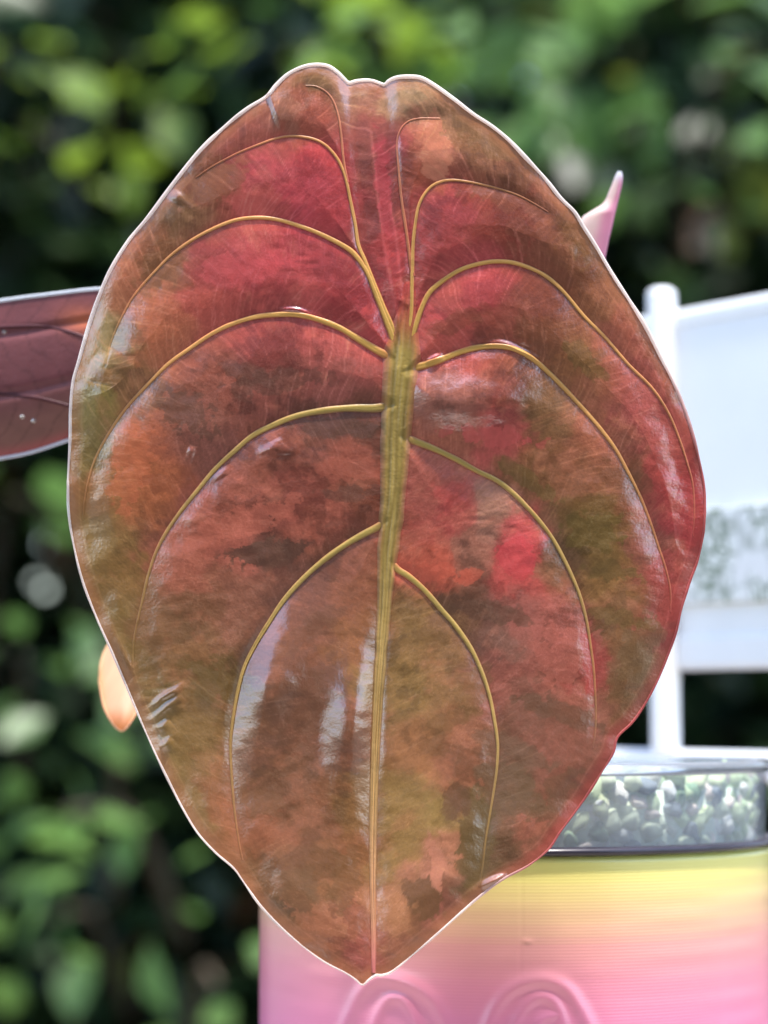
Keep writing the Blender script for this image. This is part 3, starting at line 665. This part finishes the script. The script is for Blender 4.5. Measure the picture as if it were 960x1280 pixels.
    for nm in ('C1', 'C2'):
        dc = nearest(X, resample(PATH[nm], 200).astype(np.float32))[0]; line = np.maximum(line, .6 * np.exp(-(dc / 2.0) ** 2))
    line = np.clip(line, 0, 1)[:, None]
    col = col + line * (np.minimum(col * 1.7 + .03, lin((226, 152, 108))) - col)
    # reddish or copper band along the edge
    mp = sstep(560, 700, x) * sstep(420, 600, y)
    edge = (1 - sstep(5, 20, e)); ec = lin((168, 55, 52))[None] * mp[:, None] + lin((185, 112, 74))[None] * (1 - mp[:, None])
    col = col * (1 - .5 * edge[:, None]) + .5 * edge[:, None] * ec
    return np.clip(col * np.array([1.0, 1.03, .93]), 0, 1)

FLD = relief(X); h = FLD[0]; x, y = X[:, 0], X[:, 1]
col = leaf_colour(X, FLD)
Pv = P(x, y, D0 - h * U)
blade = mesh_obj('leaf_blade', Pv, grid_faces(NCY, NCX)[:, ::-1], M_LEAF, plant, np.clip(col, 0, 1))
blade['label'] = 'big heart-shaped copper, red and olive variegated leaf facing the camera'

# --- rim of the blade
q = resample(np.vstack([RIM, RIM[:1]]), 1500)[:-1]
rh = relief(q)[0] - .6
path = P(q[:, 0], q[:, 1], D0 - rh * U)
nq = len(q); rad = (np.interp(q[:, 1], [80, 420, 560, 1000, 1230], [2.7, 2.6, 1.7, 1.5, 1.4]) + .9 * (vn(np.arange(nq) / 14.0, 0 * np.arange(nq), 3) - .5)) * U
V, f = tube(path, rad, 8, 1.0, closed=True)
mp = (sstep(560, 700, q[:, 0]) * sstep(420, 620, q[:, 1]))[:, None]
mc = lin((250, 238, 230))[None] * (1 - mp) + lin((205, 110, 105))[None] * mp
mc = mc * (.82 + .36 * fbm(np.arange(nq) / 22.0, 0 * np.arange(nq), 2, 3))[:, None]
mesh_obj('leaf_margin', V, f, M_MARGIN, blade, np.clip(np.repeat(mc, 8, 0), 0, 1))

# --- midrib and side veins, each its own ridge on the blade
def ridge(name, q, hw, rise, vc, nu=13, grooves=0, fade=None):
    """a vein: a strip that swells out of the blade and sinks back into it at both sides"""
    n = len(q); T = np.gradient(q, axis=0); T /= np.linalg.norm(T, axis=1)[:, None]; Nn = np.stack([-T[:, 1], T[:, 0]], -1)
    u = np.linspace(-1, 1, nu)
    wob = 1 + .16 * (vn(np.arange(n) / 9.0, np.full(n, len(q) * .37), 5) - .5)
    Q = q[:, None] + Nn[:, None] * (u[None, :, None] * (hw * wob)[:, None, None])
    Qf = Q.reshape(-1, 2); fl = relief(Qf); hb = fl[0].reshape(n, nu); hc = np.minimum(hb, hb[:, nu // 2][:, None] + 3)
    prof = np.clip(1 - u ** 2, 0, 1)[None] ** .8
    ph = .6 * vn(np.arange(n) / 40.0, 0 * np.arange(n), 2)[:, None]
    gv = grooves * (np.sin(u * 9.0 + ph * 5) * .5 + np.sin(u * 15.5 - ph * 7 + 1.1) * .5)[...] * prof
    H_ = hb * (1 - prof) + hc * prof + prof * rise[:, None] * (1 + gv) - 1.3 * (np.abs(u)[None] ** 4) + .5 * (1 - np.abs(u)[None] ** 4)
    V = P(Q[..., 0], Q[..., 1], D0 - H_ * U).reshape(-1, 3)
    bc = leaf_colour(Qf, fl).reshape(n, nu, 3)
    k = np.clip(1.25 * (1 - np.abs(u)[None] ** 1.7) + .15 * (vn(np.arange(n)[:, None] / 9.0, u[None] * 4 + 7, 1) - .5), 0, 1)
    if fade is not None: k = k * fade[:, None]
    g = (.84 + .32 * vn(np.arange(n)[:, None] / 14.0, u[None] * 3.1 + len(q) * .1, 5)) * (1 + 1.0 * gv)
    c = bc * (1 - k[..., None]) * .92 + k[..., None] * vc[:, None] * g[..., None]
    return mesh_obj(name, V, grid_faces(n, nu), M_VEIN, blade, np.clip(c, 0, 1).reshape(-1, 3))
q = resample(np.vstack([[(512, 352), (511, 372)], PATH['M']]), 420); tq = np.linspace(0, 1, 420)
hw = np.interp(q[:, 1], [352, 388, 410, 435, 465, 520, 600, 660, 710, 780, 880, 1000, 1120, 1216], [8, 13, 19, 24, 24, 21, 18, 16, 12.5, 9.5, 7.5, 6.0, 4.6, 3.4])
rise = np.interp(q[:, 1], [352, 400, 460, 540, 660, 800, 1000, 1216], [.1, 1.6, 6, 6, 4.6, 3.2, 2.4, 1.4])
vc = np.stack([np.interp(q[:, 1], [352, 400, 430, 700, 1000, 1150, 1216], lin([(185, 95, 60), (165, 120, 58), (158, 132, 62), (165, 136, 66), (180, 138, 80), (190, 130, 90), (200, 105, 100)])[:, k]) for k in range(3)], -1)
fade = np.interp(q[:, 1], [352, 385, 440], [0, .3, 1])
mr = ridge('midrib', q, hw, rise, vc, 35, .28, fade); mr['label'] = 'thick olive yellow midrib'
for nm, (pts, w0, w1) in VEINS.items():
    if nm == 'M' or nm[0] == 'C': continue
    q = resample(PATH[nm], 220); tq = np.linspace(0, 1, 220)
    hw = (.52 * (w1 * .8 + (w0 - w1 * .8) * (1 - tq)) + .7) * (1 + .45 * np.exp(-tq * 16))
    rise = (.34 * (w1 + (w0 - w1) * (1 - tq))) * np.clip((1 - tq) * 2.5, 0, 1)
    fade = np.clip((1 - tq) * 2.4, 0, 1) ** .8 * np.clip(.35 + tq * 14, 0, 1)
    top = nm in ('L3', 'L4', 'L5', 'R3', 'R4', 'R5')
    c0 = (214, 166, 74) if top else (180, 152, 74); c1 = (214, 142, 88) if top else (176, 132, 76)
    if nm in ('L6', 'R6'): c0, c1 = (200, 118, 74), (205, 128, 95)
    t = tq[:, None]; ridge('lateral_vein', q, hw, rise, lin(c0) * (1 - t) + lin(c1) * t, 11, 0, fade)

# --- simple extra leaves of the plant
def strip_leaf(name, top, bot, depth, bulge, mat_, colf, nx=90, ny=60, label=None, rimcol=(240, 225, 215), rimw=2.0):
    top = mono(resample(np.array(top, float), 300)); bot = mono(resample(np.array(bot, float), 300))
    xs = np.linspace(top[0, 0] + .01, top[-1, 0] - .01, nx)
    yt = np.interp(xs, top[:, 0], top[:, 1]); yb = np.interp(xs, bot[:, 0], bot[:, 1])
    v = np.linspace(0, 1, ny)[:, None]
    X = np.stack([np.broadcast_to(xs, (ny, nx)), yt + (yb - yt) * v], -1)
    dd = depth(X[..., 0], X[..., 1]) - bulge(v, X[..., 0], X[..., 1]) * U
    V = P(X[..., 0], X[..., 1], dd).reshape(-1, 3)
    o = mesh_obj(name, V, grid_faces(ny, nx)[:, ::-1], mat_, plant, colf(X[..., 0].ravel(), X[..., 1].ravel(), np.broadcast_to(v, (ny, nx)).ravel()))
    if label: o['label'] = label
    V = V.reshape(ny, nx, 3); ring = np.vstack([V[0], V[1:, -1], V[-1, ::-1][1:], V[::-1, 0][1:-1]])
    Vt, f = tube(ring, rimw * U, 6, closed=True)
    mesh_obj('leaf_margin', Vt, f, M_MARGIN, o, np.tile(lin(rimcol), (len(Vt), 1)))
    return o
# maroon leaf on the left, seen from below
def dl_col(x, y, v):
    c = lin((108, 60, 60))[None] * (1 - sstep(.55, .85, v)[:, None]) + lin((118, 78, 66))[None] * sstep(.55, .85, v)[:, None]
    wv = np.abs(((x + 25 * np.sin(v * 7) + 14 * fbm(x / 20, y / 20, 1, 2)) / 34.0) % 1 - .5)
    c = c * (1 - .28 * np.exp(-((.5 - wv) / .05) ** 2))[:, None] * (.85 + .3 * fbm(x / 18, y / 18, 2, 4))[:, None]
    op = np.exp(-((x - 108) / 30) ** 2 - ((y - 402 - .1 * (x - 108)) / 17) ** 2)[:, None]
    c = c * (1 - op) + lin((165, 88, 58)) * op
    eg = sstep(.9, 1, v)[:, None]; return c * (1 - .5 * eg) + .5 * eg * lin((180, 80, 75))
dl_top = [(-230, 470), (-190, 432), (-130, 404), (-60, 387), (0, 376), (60, 368), (125, 361), (180, 362), (225, 380), (245, 430)]
dl_bot = [(-230, 470), (-190, 530), (-130, 572), (-60, 582), (0, 573), (40, 565), (85, 550), (140, 530), (200, 495), (245, 430)]
dl_depth = lambda x, y: .362 - (x - 100) * .00003
dl_bulge = lambda v, x, y: 14 * np.sin(PI * v) - 4 * np.exp(-((v - .22) / .03) ** 2) - 4 * np.exp(-((v - .6) / .03) ** 2)
dleaf = strip_leaf('leaf_blade', dl_top, dl_bot, dl_depth, dl_bulge, M_DLEAF, dl_col, 140, 90, 'dull maroon leaf seen from below, behind the big leaf', (225, 230, 235), 2.6)
for pts in ([(-200, 428), (-100, 416), (0, 409), (55, 408), (90, 416), (140, 434)], [(-190, 500), (-80, 490), (0, 492), (50, 498), (100, 510), (150, 515)]):
    q = resample(np.array(pts, float), 80)
    yt = np.interp(q[:, 0], [p[0] for p in dl_top], [p[1] for p in dl_top]); yb = np.interp(q[:, 0], [p[0] for p in dl_bot], [p[1] for p in dl_bot])
    v = (q[:, 1] - yt) / (yb - yt)
    pth = P(q[:, 0], q[:, 1], dl_depth(q[:, 0], q[:, 1]) - dl_bulge(v, q[:, 0], q[:, 1]) * U)
    V, f = tube(pth, np.linspace(3.6, 2.2, 80) * U, 8, .6)
    mesh_obj('lateral_vein', V, f, M_DLEAF, dleaf, np.tile(lin((82, 42, 46)), (len(V), 1)))
M_DROP, nt, b, out = mat('water_drop'); b.inputs['Base Color'].default_value = (.9, .85, .75, 1); b.inputs['Roughness'].default_value = .05; b.inputs['Transmission Weight'].default_value = .6
for (px, py) in ((6, 415), (28, 521), (42, 526)):
    yt = np.interp(px, [p[0] for p in dl_top], [p[1] for p in dl_top]); yb = np.interp(px, [p[0] for p in dl_bot], [p[1] for p in dl_bot])
    c = P(px, py, dl_depth(px, py) - dl_bulge((py - yt) / (yb - yt), px, py) * U)
    th = np.linspace(.01, PI - .01, 8); a = np.linspace(0, 2 * PI, 12, endpoint=False)
    r = 3.2 * U * np.array([1.1, .6, .9])
    V = c + np.stack([np.sin(th)[:, None] * np.cos(a) * r[0], np.sin(th)[:, None] * np.sin(a) * r[1], np.cos(th)[:, None] * r[2] + 0 * a], -1).reshape(-1, 3)
    mesh_obj('water_drop', V, grid_faces(8, 12, True), M_DROP, dleaf)

# half-unrolled pale pink new leaf, upper right
ys = np.array([214, 220, 228, 240, 250, 256, 262, 270, 280, 300, 320, 350, 400, 450, 520]); 
xl = np.array([772, 769, 766, 761, 757, 752, 742, 729, 722, 716, 712, 708, 706, 706, 708]); xr = np.array([777, 778.5, 778, 775.5, 773, 771.5, 770, 768, 766, 761, 757, 752, 744, 736, 724])
yy = np.linspace(214, 520, 150); L_ = np.interp(yy, ys, xl); R_ = np.interp(yy, ys, xr)
aa = np.linspace(0, 2 * PI, 28, endpoint=False)
cx_, hw = (L_ + R_) / 2, (R_ - L_) / 2
XX = cx_[:, None] + hw[:, None] * np.cos(aa); DD = .362 - np.minimum(hw, 16)[:, None] * np.sin(aa) * .7 * U
V = P(XX, np.broadcast_to(yy[:, None], XX.shape), DD).reshape(-1, 3)
k = (np.cos(aa)[None] * .5 + .5) + 0 * yy[:, None]; k = sstep(.35, .8, k + .25 * (fbm(XX / 14, yy[:, None] / 30 + 0 * XX, 2, 3) - .5))
cc = lin((246, 226, 214)) * (1 - k[..., None]) + lin((238, 165, 190)) * k[..., None]
tp_ = (1 - sstep(214, 232, yy))[:, None, None]; cc = cc * (1 - tp_) + lin((238, 240, 245)) * tp_
nl = mesh_obj('new_leaf', V, grid_faces(150, 28, True), tinted('new_leaf', rough=.45, trans=.4), plant, cc.reshape(-1, 3))
nl['label'] = 'pale pink rolled new leaf with white pointed tip'

# small peach leaf hanging behind the left edge
ol_top = [(124, 850), (126, 830), (133, 810), (150, 790), (180, 790), (205, 815)]
ol_bot = [(124, 850), (129, 880), (138, 900), (148, 912), (156, 912), (168, 895), (190, 855), (205, 815)]
def ol_col(x, y, v):
    t = sstep(880, 912, y)[:, None]; l = (1 - sstep(121, 136, x - .1 * (y - 850)))[:, None]
    c = lin((240, 178, 142))[None] * (1 - t) + lin((232, 140, 66)) * t
    c = c * (.86 + .28 * fbm((x + .45 * y) / 5, y / 40, 2, 3))[:, None]
    return np.clip(c * (1 - .5 * l) + .5 * l * lin((240, 190, 110)), 0, 1)
ol = strip_leaf('leaf_blade', ol_top, ol_bot, lambda x, y: .366 + (914 - y) * U * 1.1, lambda v, x, y: 12 * np.sin(PI * v) * np.sin(PI * np.clip((x - 118) / 90, 0, 1)), tinted('peach_leaf', rough=.5, trans=.5), ol_col, 50, 40,
                'small peach orange leaf tip hanging behind the big leaf', (246, 205, 160), 1.2)

# leaf stalks down to the granules
hub = np.array([PX - .004, PY - .004, PZT + .006])
def stalk(pts, r0, r1, c0=(150, 90, 75)):
    q = resample(np.array(pts), 60); V, f = tube(q, np.linspace(r0, r1, 60), 12, up=(0, -1, .3))
    g = .8 + .4 * vn(np.arange(60)[:, None] / 3.0, np.arange(12)[None] * .8, 2); c = (lin(c0) * g[..., None]).reshape(-1, 3)
    mesh_obj('leaf_stalk', V, f, M_VEIN, plant, np.vstack([c, c[:1], c[-1:]]))
stalk([hub, P(610, 800, .385), P(570, 600, .372), P(520, 460, .350), leafP(np.array([[504., 432.]]))[0]], .0026, .0016)
stalk([hub + (.003, .003, 0), P(560, 760, .39), P(400, 560, .38), P(260, 450, .366), P(232, 430, dl_depth(232, 430))], .0024, .0014)
stalk([hub + (-.003, .002, 0), P(640, 800, .385), P(690, 600, .372), P(716, 518, .362)], .0024, .0012)
stalk([hub + (-.004, -.002, 0), P(480, 850, .388), P(300, 780, .38), P(200, 812, .3775)], .0018, .001)
